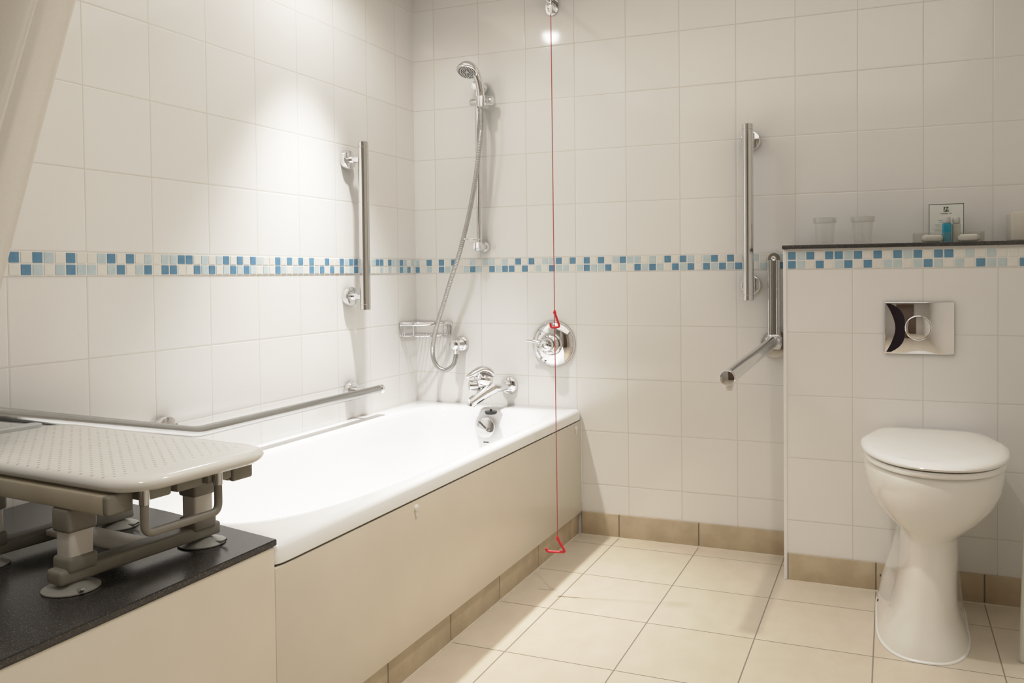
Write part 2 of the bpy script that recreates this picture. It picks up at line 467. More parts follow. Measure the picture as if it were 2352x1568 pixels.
tube(bmx, [cc + ov_u * .026 + V((0, 0, .022)), cc + V((.004, 0, -.004))], .0022, n=8)
tube(bmx, [cc + V((.012, 0, -.012)), cc + V((.022, 0, -.004))], .006, n=10)
obj('overflow_slot', bmx, M_satindark, ovp)
bmx = bmesh.new()
for k in range(3):
    box(bmx, .3705 + k * .0075, .3765 + k * .0075, -.1475, -.1425, .3515, .3555, bev=.0008)
obj('maker_mark', bmx, M_dark, tub)

# plug hanging on its chain from the tap
plug = thing('bath_plug', 'black rubber bath plug hanging on a thin chain below the tap', 'plug', (.405, -.15, .462))
obj('plug_disc', lathe(bmesh.new(), [(0, 0), (.019, 0), (.0225, .003), (.0235, .009), (.0225, .011), (.005, .012), (.004, .019), (0, .019)], (0, 0, 0)), M_blackrubber, plug)
bmx = bmesh.new()
for k in range(13):
    lathe(bmx, [(0, -.0017), (.0014, -.001), (.0017, 0), (.0014, .001), (0, .0017)], (0, 0, .0205 + k * .0042), n=10)
obj('chain', bmx, M_chrome, plug)

# bath panel, a part of the bath
bm = bmesh.new()
def pbox(y0, y1, z0, z1): box(bm, .701, .711, y0, y1, z0, z1, bev=.0012)
pbox(-2.75, -1.7285, .0845, .4740); pbox(-1.7275, -.0045, .0845, .4312)
panel = tag(obj('side_panel', bm, M_panel, tub), 'cream side panel below the rim')
for y, z in ((-1.2113, .4135), (-.0633, .4115)):
    b = lathe(bmesh.new(), [(0, 0), (.0085, 0), (.0085, .003), (.006, .006), (0, .007)], (.711, y, z), (1, 0, 0), 20)
    box(b, .711, .715, y - .004, y + .003, z - .02, z - .004, bev=.001)
    tag(obj('screw_cap', b, M_whitepl, panel), 'white screw cover cap')
obj('edge_seal', nbox(.707, .7145, -.0045, -.0015, .12, .435, bev=.001), M_whitepl, panel)

# stone ledge at the near end of the bath
ledge = bmesh.new()
poly = [(.7135, -2.75), (.7135, -1.7235), (.37, -1.652), (.0085, -1.59), (.0085, -2.75)]
loft(ledge, [[(x, y, .4756) for x, y in poly], [(x, y, .4876) for x, y in poly]])
bmesh.ops.bevel(ledge, geom=list(ledge.edges), offset=.0018, segments=2, affect='EDGES')
tag(obj('stone_ledge', ledge, M_stone), 'dark speckled stone ledge at the near end of the bathtub', 'ledge')
# core of the ledge and plinth below the bath (behind panel)
struct('trim_2', nbox(.0, .692, -2.75, -.002, 0, .085), M_skirt)

# stone shelf on the boxing
shelf = obj('stone_shelf', nbox(1.4775, RX - .001, PD - .012, -.0005, 1.0567, 1.0685, bev=.0012), M_stone)
tag(shelf, 'dark stone shelf on top of the tiled boxing above the toilet', 'shelf')

# ------------------------------------------------------------------ toilet
wc = thing('toilet', 'white ceramic toilet with closed lid against the tiled boxing', 'toilet', (1.875, PD, 0))
def dring(hw, yf, yb, z, n=2.3, hb=None, N=72, cx=0., blend=.28):
    """D-shaped ring: rounded front (towards -y), flat back at yb"""
    hb = hw if hb is None else hb; out = []; yf -= PD; yb -= PD
    ym = yb + (yf - yb) * blend                 # widest point
    half = N // 2
    for k in range(half + 1):                   # front half, right to left
        th = -PI * k / half
        c, s = math.cos(th), math.sin(th)
        out.append((cx + hw * math.copysign(abs(c) ** (2 / n), c), ym + (ym - yf) * -abs(s) ** (2 / n), z))
    m = N - half
    for k in range(1, m):                       # back half, left to right
        th = PI - PI * k / m
        c, s = math.cos(th), math.sin(th); nb = 7
        w = hw if abs(c) > .98 else hw
        x = hw * math.copysign(abs(c) ** (2 / nb), c); y = abs(s) ** (2 / nb)
        fx = 1 - (1 - hb / hw) * y
        out.append((cx + x * fx, ym + (yb - ym) * y, z))
    return out
pan_r = [dring(.116, -.712, -.232, .0, 2.5, .120, blend=.5), dring(.114, -.711, -.232, .010, 2.5, .120, blend=.5), dring(.100, -.703, -.232, .04, 2.5, .119, cx=.002, blend=.5),
         dring(.088, -.696, -.232, .075, 2.5, .116, cx=.005, blend=.5), dring(.079, -.690, -.232, .115, 2.5, .108, cx=.009, blend=.5), dring(.075, -.686, -.232, .17, 2.5, .094, cx=.013, blend=.5),
         dring(.0735, -.684, -.232, .23, 2.5, .080, cx=.016, blend=.5), dring(.0735, -.684, -.232, .288, 2.4, .073, cx=.017, blend=.5), dring(.079, -.691, -.232, .302, 2.4, .074, cx=.018, blend=.45), dring(.104, -.710, -.232, .320, 2.3, .085, cx=.020, blend=.4),
         dring(.136, -.730, -.232, .345, 2.3, .10, cx=.022, blend=.36), dring(.160, -.746, -.232, .376, 2.3, .12, cx=.024, blend=.36), dring(.173, -.757, -.232, .412, 2.3, .13, cx=.026, blend=.36), dring(.177, -.761, -.232, .450, 2.3, .13, cx=.027, blend=.36), dring(.176, -.761, -.232, .470, 2.3, .13, cx=.028, blend=.36), dring(.172, -.757, -.232, .4765, 2.3, .13, cx=.028, blend=.36)]
obj('pan', loft(bmesh.new(), pan_r), M_ceramic, wc, angle=60)
CXS = .028
K = dict(cx=CXS, blend=.37)
seat_r = [dring(.172, -.760, -.258, .4775, 2.2, .13, **K), dring(.181, -.768, -.252, .480, 2.2, .13, **K), dring(.182, -.770, -.250, .488, 2.2, .13, **K), dring(.179, -.767, -.254, .4935, 2.2, .13, **K)]
obj('seat', loft(bmesh.new(), seat_r), M_seatpl, wc, angle=60)
lid_r = [dring(.176, -.763, -.254, .4965, 2.2, .13, **K), dring(.1855, -.773, -.246, .4985, 2.2, .138, **K), dring(.187, -.775, -.245, .5035, 2.2, .138, **K),
         dring(.183, -.769, -.248, .5105, 2.2, .135, **K), dring(.168, -.750, -.260, .5155, 2.2, .125, **K), dring(.130, -.70, -.30, .518, 2.15, .10, cx=CXS, blend=.4), dring(.06, -.60, -.38, .519, 2.1, .05, cx=CXS, blend=.45)]
obj('lid', loft(bmesh.new(), lid_r), M_seatpl, wc, angle=60)
for sx in (-1, 1):
    bmx = bmesh.new(); rod(bmx, (CXS + sx * .07 - .02, -.2415 - PD, .490), (CXS + sx * .07 + .02, -.2415 - PD, .490), .008); obj('hinge', bmx, M_chrome, wc)
sl = [dring(.1195, -.7155, -.232, .0005, 2.5, .1235, blend=.5), dring(.119, -.715, -.232, .003, 2.5, .123, blend=.5), dring(.1155, -.7115, -.232, .006, 2.5, .1195, blend=.5)]
tag(obj('sealant_bead', loft(bmesh.new(), sl), M_whitepl, wc), 'white sealant bead around the foot')
for y, z, w in ((-.40, .105, .106), (-.455, .052, .1125)):
    bmx = bmesh.new()
    lathe(bmx, [(0, 0), (.0035, 0), (.0035, .003), (0, .003)], (-w + .001, y - PD, z), (-1, 0, .25), 12)
    obj('fixing_hole', bmx, M_dark, wc)

# flush plate
fp = thing('flush_plate', 'square chrome flush plate with round button above the toilet', 'flush plate', (1.875, PD, .8118))
obj('plate', nbox(-.0966, .0968, -.009, -.0003, -.0785, .0785, bev=.003), M_chrome, fp)
obj('button', lathe(bmesh.new(), [(0, 0), (.0375, 0), (.0375, .002), (.035, .0035), (.034, .002), (.0335, .0045), (.028, .0055), (0, .0075)], (-.0015, -.0088, .0005), (0, -1, 0), 48), M_chrome, fp)
bmx = bmesh.new()   # dark reflection left of the button, modelled as a solid crescent
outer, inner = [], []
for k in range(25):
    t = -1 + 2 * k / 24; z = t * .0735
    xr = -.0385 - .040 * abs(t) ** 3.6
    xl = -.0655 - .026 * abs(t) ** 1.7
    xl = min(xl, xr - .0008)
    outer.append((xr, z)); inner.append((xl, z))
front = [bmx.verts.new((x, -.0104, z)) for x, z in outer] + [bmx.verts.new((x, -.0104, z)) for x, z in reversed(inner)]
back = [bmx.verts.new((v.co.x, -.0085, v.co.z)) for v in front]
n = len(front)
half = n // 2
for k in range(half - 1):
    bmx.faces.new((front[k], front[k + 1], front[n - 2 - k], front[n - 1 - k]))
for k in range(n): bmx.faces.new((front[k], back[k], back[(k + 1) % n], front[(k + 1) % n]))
tag(obj('crescent_reflection', bmx, M_darkrefl, fp), 'dark reflection beside the button, built as a glossy crescent')

# ------------------------------------------------------------------ grab rails
def flange(bm, base, axis, r=.034, t=.022):
    lathe(bm, [(0, 0), (r, 0), (r, t - .004), (r - .0015, t - .001), (r - .004, t), (0, t)], base, axis, 40)
def vertical_bar(name, label, bx, by, z0, z1, fz, nrm, r):
    t = thing(name, label, 'grab rail', (bx, by, z0))
    n = V(nrm); L = z1 - z0
    bm = bmesh.new()
    lathe(bm, [(0, 0), (r - .003, 0), (r, .002), (r, .019), (r - .0012, .0195), (r - .0012, .021), (r, .0215), (r, L - .0215), (r - .0012, L - .021),
               (r - .0012, L - .0195), (r, L - .019), (r, L - .002), (r - .003, L), (0, L)], (0, 0, 0), n=36)
    obj('bar', bm, M_satin, t)
    for z in fz:
        d = bx if abs(n.x) > .5 else -by
        b = bmesh.new(); base = V((0, 0, z - z0)) - n * (d - .0006)
        flange(b, base, n)
        f = obj('wall_flange', b, M_chrome, t)
        b = bmesh.new(); rod(b, V((0, 0, z - z0)) - n * (d - .021), V((0, 0, z - z0)) - n * (r * .6), .0125)
        obj('stand_off', b, M_chrome, f)
    return t
vertical_bar('grab_rail', 'vertical steel grab rail on the left wall above the bathtub', .075, -.474, .8645, 1.4575, (1.397, .913), (1, 0, 0), .0185)
vertical_bar('grab_rail', 'tall vertical steel grab rail on the back wall left of the toilet shelf', 1.347, -.076, .8875, 1.488, (1.4385, .940), (0, -1, 0), .0185)

cr = thing('grab_rail', 'long cranked steel grab rail running low along the left wall over the bathtub', 'grab rail', (.075, -.40, .573))
bm = bmesh.new(); ends = fillet([(0, 0, 0), (0, -.872, -.001), (0, -1.62, .184)], .03, 6)
tube(bm, [V((0, .001, 0))] + ends, .0155, n=28)
obj('bar', bm, M_satin2, cr)
obj('end_cap', lathe(bmesh.new(), [(0, 0), (.0155, 0), (.0155, .002), (.0172, .003), (.0172, .019), (.015, .022), (0, .022)], (0, -.001, 0), (0, 1, 0), 32), M_chrome, cr)
for y, dz in ((-.072, .004), (-.915, .012), (-1.55, .168)):
    b = bmesh.new(); flange(b, (-.0744, y, dz), (1, 0, 0))
    f = obj('wall_flange', b, M_chrome, cr)
    b = bmesh.new(); rod(b, (-.0744 + .021, y, dz), (-.008, y, dz), .0115); obj('stand_off', b, M_chrome, f)

hr = thing('hinged_support_rail', 'hinged steel support rail projecting from the back wall beside the boxing', 'support rail', (1.4255, 0, .75))
obj('wall_flange', lathe(bmesh.new(), [(0, 0), (.050, 0), (.050, .009), (.047, .013), (.02, .016), (0, .016)], (.0015, -.0006, -.012), (0, -1, 0), 48), M_satin, hr)
bm = bmesh.new()
def slot(bm, hw, z0, z1, y0, y1):
    R0 = []
    for y in (y0, y1):
        r = []
        for k in range(17): a = PI * k / 16; r.append((hw * math.cos(a), y, z1 - hw + hw * math.sin(a)))
        for k in range(17): a = PI + PI * k / 16; r.append((hw * math.cos(a), y, z0 + hw + hw * math.sin(a)))
        R0.append(r)
    return loft(bm, R0)
slot(bm, .0205, -.035, .300, -.022, -.016)
bmesh.ops.bevel(bm, geom=[e for e in bm.edges if abs(e.verts[0].co.y - e.verts[1].co.y) < 1e-6], offset=.0015, segments=2, affect='EDGES')
mp = obj('mounting_plate', bm, M_satin, hr)
for sx in (-1, 1):
    b = bmesh.new(); tube(b, [(sx * .0135, -.028, .0), (sx * .0135, -.028, .275)], .0072, n=16); obj('side_rib', b, M_satin, mp)
for z in (.281, .012):
    b = lathe(bmesh.new(), [(0, 0), (.0085, 0), (.0085, .008), (.0065, .010), (.003, .0085), (0, .0085)], (0, -.022, z), (0, -1, 0), 24); obj('screw', b, M_chrome, mp)
b = bmesh.new()
lathe(b, [(0, 0), (.017, .002), (.021, .010), (.021, .044), (.017, .052), (0, .054)], (-.027, -.044, -.006), (1, 0, 0), 32)
box(b, -.022, .022, -.04, -.012, -.03, .02, bev=.004)
obj('hinge', b, M_chrome, hr)
A0, A1 = V((0, -.046, -.004)), V((-.012, -.850, -.031))
b = bmesh.new(); tube(b, [A0, A0.lerp(A1, .5), A1], .0195, n=32); arm = obj('arm', b, M_satin, hr)
b = bmesh.new(); ad = (A1 - A0).normalized()
lathe(b, [(0, 0), (.0205, 0), (.0212, .003), (.0205, .013), (.018, .017), (0, .019)], A1 - ad * .002, ad, 32); obj('end_cap', b, M_chrome, arm)
b = bmesh.new(); lathe(b, [(0, 0), (.0115, 0), (.0115, .012), (.009, .017), (0, .019)], A1 - ad * .012 + V((0, 0, -.018)), (0, 0, -1), 24)
tag(obj('buffer', b, M_whitepl, arm), 'white rubber buffer under the arm end')

# ------------------------------------------------------------------ shower
sr = thing('shower_riser_rail', 'chrome shower riser rail with sliding holder on the back wall', 'shower rail', (.3155, -.05, 1.09))
b = bmesh.new(); rod(b, (0, 0, -.002), (0, 0, .628), .0105); obj('bar', b, M_chrome, sr)
for z in (.004, .622):
    b = bmesh.new(); lathe(b, [(0, 0), (.022, 0), (.022, .016), (.019, .021), (0, .022)], (0, .0495, z), (0, -1, 0), 36)
    lathe(b, [(0, 0), (.017, .001), (.0185, .006), (.0185, .050), (.0165, .054), (0, .056)], (0, .03, z), (0, -1, 0), 32)
    obj('wall_bracket', b, M_chrome, sr)
b = bmesh.new(); rod(b, (0, 0, .030), (0, 0, .036), .014); tube(b, fillet([(0, -.005, .033), (-.014, -.016, .033), (-.030, -.028, .033)], .01), .0035, n=10)
tube(b, [(-.034 + .0125 * math.cos(a) - .010, -.040 + .0125 * math.sin(a), .033) for a in [2 * PI * k / 20 for k in range(20)]], .003, n=8, closed=True)
obj('hose_ring', b, M_chrome, sr)
sd = bmesh.new()
lathe(sd, [(0, 0), (.013, .001), (.0155, .005), (.0155, .046), (.013, .049), (0, .05)], (-.029, -.004, .561), (1, 0, 0), 32)
box(sd, .012, .030, -.046, -.004, .546, .577, bev=.004)
sdo = obj('slider', sd, M_chrome, sr)
b = bmesh.new(); lathe(b, [(0, 0), (.017, 0), (.0185, .004), (.0185, .020), (.014, .026), (0, .027)], (.041, -.006, .562), (1, 0, -.02), 32); obj('clamp_knob', b, M_chrome, sdo)
b = bmesh.new(); lathe(b, [(.012, -.02), (.0175, -.02), (.0185, .02), (.0135, .02), (.012, -.02)], (.035, -.043, .553), (-.05, 0, 1), 32); obj('hand_shower_cup', b, M_chrome, sdo)

hs = thing('hand_shower', 'chrome hand shower head resting in the riser rail holder', 'hand shower', (.3505, -.092, 1.62))
hp = spline([(0, .002, .002), (0, .001, .03), (-.001, -.001, .065), (-.006, -.006, .102), (-.015, -.014, .133), (-.028, -.026, .154)], 6)
rr = [.0105 + .005 * min(1, i / 8) if i < 12 else .0155 + .0055 * min(1, (i - 12) / (len(hp) - 13)) for i in range(len(hp))]
b = bmesh.new(); tube(b, hp, rr, n=28, flat=.9)
HA = V((.02, -.45, -.89)).normalized(); HD = V((-.034, -.043, .137))
lathe(b, [(0, -.030), (.020, -.027), (.034, -.016), (.041, -.002), (.0415, .006), (.039, .010), (.035, .011), (.034, .009), (0, .009)], HD, HA, 44)
hb = obj('handset', b, M_chrome, hs, angle=45)
b = bmesh.new()
for rad, cnt in ((.0305, 30), (.0225, 22), (.0155, 16), (.009, 9)):
    u_, w_, a_ = frame(HA)
    for k in range(cnt):
        a = 2 * PI * k / cnt
        lathe(b, [(0, 0), (.0019, 0), (.0015, .003), (0, .003)], HD + HA * .009 + (u_ * math.cos(a) + w_ * math.sin(a)) * rad, HA, 8)
obj('spray_nozzles', b, M_pearl, hs)
b = bmesh.new(); lathe(b, [(0, 0), (.0335, 0), (.0335, .0016), (0, .0016)], HD + HA * .0085, HA, 40); obj('spray_face', b, M_satin, hs)

HOSE = [(.3495, -.0925, 1.616), (.3510, -.094, 1.575), (.3508, -.096, 1.535), (.3368, -.098, 1.4198), (.3066, -.100, 1.2546), (.2590, -.098, 1.088), (.2125, -.093, .9705), (.1684, -.09, .8515),
        (.1380, -.09, .7657), (.1231, -.088, .683), (.1371, -.085, .6314), (.171, -.079, .6113), (.2015, -.068, .630), (.2095, -.058, .662), (.2085, -.052, .676)]
hpts = spline(HOSE, 84)
b = bmesh.new(); tube(b, hpts, [.0089 if i % 4 < 2 else .0082 for i in range(len(hpts))], n=12)
tag(obj('shower_hose', b, M_hose), 'grey metal shower hose looping from the hand shower to its wall outlet', 'hose')
so = thing('shower_wall_outlet', 'small round chrome wall outlet feeding the shower hose', 'wall outlet', (.2075, 0, .711))
obj('flange', lathe(bmesh.new(), [(0, 0), (.031, 0), (.031, .004), (.027, .011), (.022, .014), (0, .014)], (0, -.0006, 0), (0, -1, 0), 40), M_chrome, so)
obj('elbow', lathe(bmesh.new(), [(0, 0), (.0195, .0), (.0195, .042), (.0205, .044), (.0205, .050), (.018, .058), (.010, .062), (0, .063)], (0, -.012, 0), (0, -1, 0), 40), M_chrome, so)
obj('union_nut', lathe(bmesh.new(), [(0, 0), (.0105, 0), (.0105, .026), (.009, .030), (0, .030)], (.0, -.052, -.012), (0, 0, -1), 28), M_chrome, so)

# thermostatic valve
tv = thing('shower_valve', 'round domed chrome shower valve with temperature dial on the back wall', 'shower valve', (.6024, 0, .7195))
obj('face_plate', lathe(bmesh.new(), [(0, 0), (.088, 0), (.088, .004), (.084, .012), (.074, .019), (.060, .024), (.045, .027), (.042, .034), (0, .034)], (0, -.0006, 0), (0, -1, 0), 72), M_chrome, tv)
dl = obj('temperature_dial', lathe(bmesh.new(), [(0, 0), (.037, 0), (.0385, .004), (.0385, .022), (.034, .028), (.030, .030), (.028, .026), (0, .026)], (0, -.030, 0), (0, -1, 0), 56), M_chrome, tv)
obj('knob', lathe(bmesh.new(), [(0, 0), (.0245, 0), (.0255, .003), (.0255, .020), (.022, .026), (.014, .027), (.0125, .024), (.010, .026), (0, .027)], (0, -.055, 0), (0, -1, 0), 48), M_chrome, tv)
b = bmesh.new(); tube(b, fillet([(-.030, -.048, .004), (-.070, -.050, .012), (-.092, -.050, .012)], .01), .0035, n=12, flat=1.4); obj('lever', b, M_chrome, tv)
b = bmesh.new()
for k in range(11):
    a = math.radians(-60 + 240 * k / 10)
    c = V((.033 * math.cos(a), -.0592, .033 * math.sin(a)))
    lathe(b, [(0, 0), (.0011, 0), (.0011, .0012), (0, .0012)], c, (0, -1, 0), 8)
obj('scale_mark', b, M_dark, dl)

# bath mixer tap
tp = thing('bath_mixer_tap', 'chrome single-lever bath mixer tap on the back wall above the bathtub', 'tap', (.372, -.13, .568))
obj('wall_flange', lathe(bmesh.new(), [(0, 0), (.035, 0), (.035, .004), (.031, .013), (.022, .018), (.015, .019), (0, .019)], (.043, .1294, -.016), (0, -1, 0), 44), M_chrome, tp)
b = bmesh.new(); tube(b, fillet([(.043, .112, -.016), (.043, .030, -.013), (.012, .0, -.012)], .02, 8), .0155, n=26); obj('inlet_arm', b, M_chrome, tp)
b = bmesh.new()
tube(b, spline([(.030, .014, -.020), (.010, .002, -.008), (-.010, -.012, .010), (-.006, -.012, .030)], 6), [.013 + .016 * min(1, i / 12) for i in range(19)], n=32)
lathe(b, [(0, 0), (.028, .002), (.0335, .008), (.034, .028), (.0325, .034), (.031, .035), (.031, .040), (.0, .046)], (-.004, -.014, .002), (.28, .1, 1), 40)
body = obj('tap_body', b, M_chrome, tp, angle=50)
b = bmesh.new(); lp = spline([(.0275, .013, .030), (.023, .008, .042), (.010, -.002, .055), (-.006, -.016, .059), (-.022, -.038, .050), (-.036, -.060, .039), (-.042, -.069, .0345)], 5)
LR = [.010, .022, .0285, .0285, .0235, .0165, .0075]; nl = len(lp)
lr = [LR[min(int(i / 5), 5)] + (LR[min(int(i / 5), 5) + 1] - LR[min(int(i / 5), 5)]) * (i / 5 - min(int(i / 5), 5)) for i in range(nl)]
tube(b, lp, lr, n=28, flat=.56, up=(.8, -.6, 0))
obj('lever', b, M_chrome, tp, angle=50)
b = bmesh.new(); lathe(b, [(0, 0), (.019, 0), (.0215, .003), (.0215, .028), (.019, .034), (0, .036)], (-.018, -.024, .000), (-.78, -.62, .02), 32)
tag(obj('diverter_knob', b, M_satin, tp), 'round diverter knob on the side of the tap')
b = bmesh.new(); sp = spline([(.030, .006, -.010), (.012, -.018, -.024), (-.010, -.045, -.044), (-.027, -.066, -.060)], 6)
tube(b, sp, [.0265 - .0070 * i / (len(sp) - 1) for i in range(len(sp))], n=28, flat=.95, up=(1, -.4, 0))
spo = obj('spout', b, M_chrome, tp, angle=50)
b = bmesh.new(); lathe(b, [(0, 0), (.0145, 0), (.0145, .010), (.012, .012), (0, .012)], (-.026, -.064, -.063), (-.15, -.2, -1), 24); obj('aerator', b, M_chrome, spo)

# soap basket in the corner
sb = thing('soap_basket', 'chrome wire corner soap basket on the tiles beside the shower hose', 'soap basket', (0, 0, .743))
def arc_path(z, d):
    return fillet([(.003, -.132 + d, z), (.016, -.128 + d, z), (.075, -.115 + d, z), (.150, -.045, z), (.160 - d, -.018, z), (.162 - d, -.003, z)], .03, 6)
b = bmesh.new(); tube(b, arc_path(.050, 0), .0042, n=10, flat=1.6); tube(b, [(.003, -.13, .052), (.003, -.003, .052), (.162, -.003, .052)], .004, n=10); obj('top_rim', b, M_chrome, sb)
b = bmesh.new(); tube(b, arc_path(.002, .004), .0032, n=10); tube(b, [(.003, -.126, .002), (.003, -.003, .002), (.158, -.003, .002)], .003, n=8)
for k in range(9):
    x = .018 + k * .0155; y = -.12 + max(0, (x - .075)) * 1.05
    tube(b, [(x, -.004, .002), (x, y, .002)], .0016, n=6)
obj('bottom_grid', b, M_chrome, sb)
ap, ap2 = arc_path(.050, 0), arc_path(.002, .004)
for i in (1, 5, 9, 18, 22, 26, 30, 34):
    i = min(i, len(ap) - 1); b = bmesh.new(); tube(b, [ap[i], ap2[i]], .0022, n=8); obj('upright_wire', b, M_chrome, sb)
for p, q in (((.003, -.131, .05), (.003, -.127, .002)), ((.162, -.003, .05), (.158, -.003, .002))):
    b = bmesh.new(); tube(b, [p, q], .0045, n=10, flat=1.0); obj('end_post', b, M_chrome, sb)

# ------------------------------------------------------------------ emergency pull cord
pc = thing('emergency_pull_cord', 'red emergency pull cord with two triangular handles hanging from the ceiling', 'pull cord', (.851, -.62, .135))
b = bmesh.new()
top = RZ - .135 - .001
tube(b, [(.0025, 0, .046), (0.0015, 0, .30), (-.0005, 0, .72), (-.0028, 0, 1.635)], .0014, n=8)
obj('cord', b, M_redcord, pc)
b = bmesh.new(); tube(b, [(-.0028, 0, 1.632), (-.003, 0, top - .02)], .0017, n=8)
lathe(b, [(0, 0), (.004, .002), (.004, .022), (.002, .028), (0, .028)], (-.0028, 0, 1.632), (0, 0, 1), 14)
lathe(b, [(0, 0), (.035, 0), (.035, .016), (.03, .02), (0, .02)], (-.003, 0, top), (0, 0, -1), 32)
tag(obj('cord_connector', b, M_whitepl, pc), 'white connector above the red cord')
def handle(z, pts, r):
    b = bmesh.new(); tube(b, fillet([V((p[0], p[1], z + p[2])) for p in pts], .006, 4), r, n=12)
    lathe(b, [(0, -.004), (.0045, -.001), (.0052, .003), (.002, .011), (0, .011)], (.0025 if z < .3 else 0, 0, z + pts[0][2] - .003), n=14)
    return obj('triangle_handle', b, M_red, pc)
handle(0, [(.0025, 0, .044), (.0255, .004, .003), (-.0300, -.004, .001), (-.0345, -.006, .011)], .0038)
handle(.690, [(0, 0, .044), (.0145, .004, .0), (-.0105, -.004, -.003), (-.0125, -.005, .012)], .0034)

# ------------------------------------------------------------------ curtain rail and curtain
crl = thing('curtain_rail', 'chrome shower curtain rail end fixed high on the back wall', 'curtain rail', (.61, 0, 2.02))
b = bmesh.new(); rod(b, (0, -.02, 0), (0, -2.9, 0), .0125); obj('rail', b, M_satin, crl)
b = bmesh.new(); slot(b, .0255, -.058, .05, -.006, -.0006); bmesh.ops.bevel(b, geom=[e for e in b.edges if abs(e.verts[0].co.y - e.verts[1].co.y) < 1e-6], offset=.0015, segments=2, affect='EDGES')
lathe(b, [(0, 0), (.018, 0), (.018, .028), (.016, .03), (0, .03)], (0, -.004, 0), (0, -1, 0), 28)
box(b, -.011, .011, -.026, -.004, -.046, -.006, bev=.004)
obj('wall_bracket', b, M_satin, crl)

b = bmesh.new()
NS, NZ = 130, 34
rows = []
for j in range(NZ + 1):
    z = 2.0 - (2.0 - .60) * j / NZ
    ye = -2.055 - .30 * (1.445 - z) - (.035 * max(0, z - 1.5)) * -1
    if z > 1.445: ye = -2.055 + .20 * (z - 1.445)
    row = []
    for i in range(NS + 1):
        s = i / NS
        q = s * .55; ph = 2 * PI * q / .068 - .6 + .35 * math.sin(z * 2.2)
        y = ye - q - .016 * math.sin(ph + 1.2) * min(1, s * 5)
        x = .615 + .048 * math.cos(ph) * min(1, s * 4 + .5) + .012 * math.sin(2 * ph + .8) * min(1, s * 6) + .006 * math.sin(z * 4 + q * 9)
        row.append(b.verts.new((x, y, z)))
    rows.append(row)
for A, B in zip(rows, rows[1:]):
    for i in range(NS): b.faces.new((A[i], A[i + 1], B[i + 1], B[i]))
tag(obj('shower_curtain', b, M_fabric, angle=180), 'cream fabric shower curtain drawn aside at the near end of the bathtub', 'shower curtain')

# ------------------------------------------------------------------ bath transfer bench
bb = thing('bath_transfer_bench', 'white perforated bath bench on grey legs with suction feet standing on the stone ledge', 'bath bench', (.459, -1.908, .4877), math.radians(-5.5))
def ring_rr(x0, x1, y0, y1, r, z): return rrect(x0, x1, y0, y1, r, z, 10)
SX0, SX1, SY0, SY1 = -.345, .290, -.142, .168
st = [ring_rr(SX0 + .03, SX1 - .03, SY0 + .03, SY1 - .03, .05, .1645), ring_rr(SX0 + .010, SX1 - .010, SY0 + .010, SY1 - .010, .065, .167), ring_rr(SX0 + .001, SX1 - .001, SY0 + .001, SY1 - .001, .072, .174), ring_rr(SX0, SX1, SY0, SY1, .072, .179),
      ring_rr(SX0 + .004, SX1 - .004, SY0 + .004, SY1 - .004, .07, .1855), ring_rr(SX0 + .014, SX1 - .014, SY0 + .014, SY1 - .014, .062, .1895), ring_rr(SX0 + .03, SX1 - .03, SY0 + .03, SY1 - .03, .05, .1905)]
seat = obj('seat', loft(bmesh.new(), st), M_perf, bb, angle=60)
pad = [rrect(-.345, -.312, -.02, .105, .015, .1900, 6), rrect(-.346, -.311, -.021, .106, .016, .193, 6), rrect(-.346, -.311, -.021, .106, .016, .197, 6), rrect(-.341, -.316, -.016, .101, .012, .1985, 6)]
tag(obj('end_pad', loft(bmesh.new(), pad), M_greypale, seat), 'pale grey pad on the far end of the seat')
for yb in (-.122, .122):
    b = nbox(-.33, .232, yb - .024, yb + .024, .134, .1645, bev=.004)
    bo = obj('cross_beam', b, M_beam, bb)
    b = nbox(.230, .243, yb - .0235, yb + .0235, .1335, .1648, bev=.005, seg=3); obj('end_cap', b, M_greypl, bo)
for yb in (-.062, .0, .062):
    b = nbox(.10, .252, yb - .026, yb + .026, .1445, .1655, bev=.004); obj('seat_slat', b, M_greypl, bb)
for xb in (.125, -.122):
    b = nbox(xb - .019, xb + .019, -.158, .158, .0135, .038, bev=.006, seg=3)
    rl = obj('base_rail', b, M_greypl, bb)
    for s in (-1, 1):
        y = s * .120
        obj('leg_socket', nbox(xb - .0225, xb + .0225, y - .0255, y + .0255, .030, .056, bev=.006, seg=3), M_greypl, rl)
        lg = obj('leg', nbox(xb - .018, xb + .018, y - .021, y + .021, .04, .13, bev=.005, seg=3), M_post, bb)
        bmc = nbox(xb - .0225, xb + .0225, y - .0255, y + .0255, .094, .1345, bev=.006, seg=3)
        obj('leg_cap', bmc, M_greypl, lg)
        cup = bmesh.new()
        lathe(cup, [(0, .0002), (.040, .0002), (.043, .0012), (.043, .0030), (.036, .0052), (.022, .009), (.010, .0145), (0, .0145)], (xb, s * .128, 0), n=40)
        cp = obj('suction_foot', cup, M_cup, rl)
        if True:
            tb = bmesh.new(); tube(tb, fillet([(xb + .030, s * .135, .006), (xb + .044, s * .14, .006), (xb + .052, s * .143, .012)], .005), .0035, n=8, flat=.5)
            obj('release_tab', tb, M_cup, cp)
obj('tie_slat', nbox(-.105, .107, -.028, .028, .026, .038, bev=.004), M_post, bb)
b = bmesh.new(); hx = .258
tube(b, fillet([(hx, -.092, .160), (hx, -.092, .095), (hx, .052, .095), (hx, .052, .160)], .016, 6), .0068, n=16)
uh = tag(obj('handle', b, M_greypl, bb), 'grey looped handle under the seat edge')
for y in (-.092, .052):
    b = bmesh.new(); rod(b, (hx, y, .140), (hx, y, .168), .0078); obj('handle_ferrule', b, M_satin, uh)

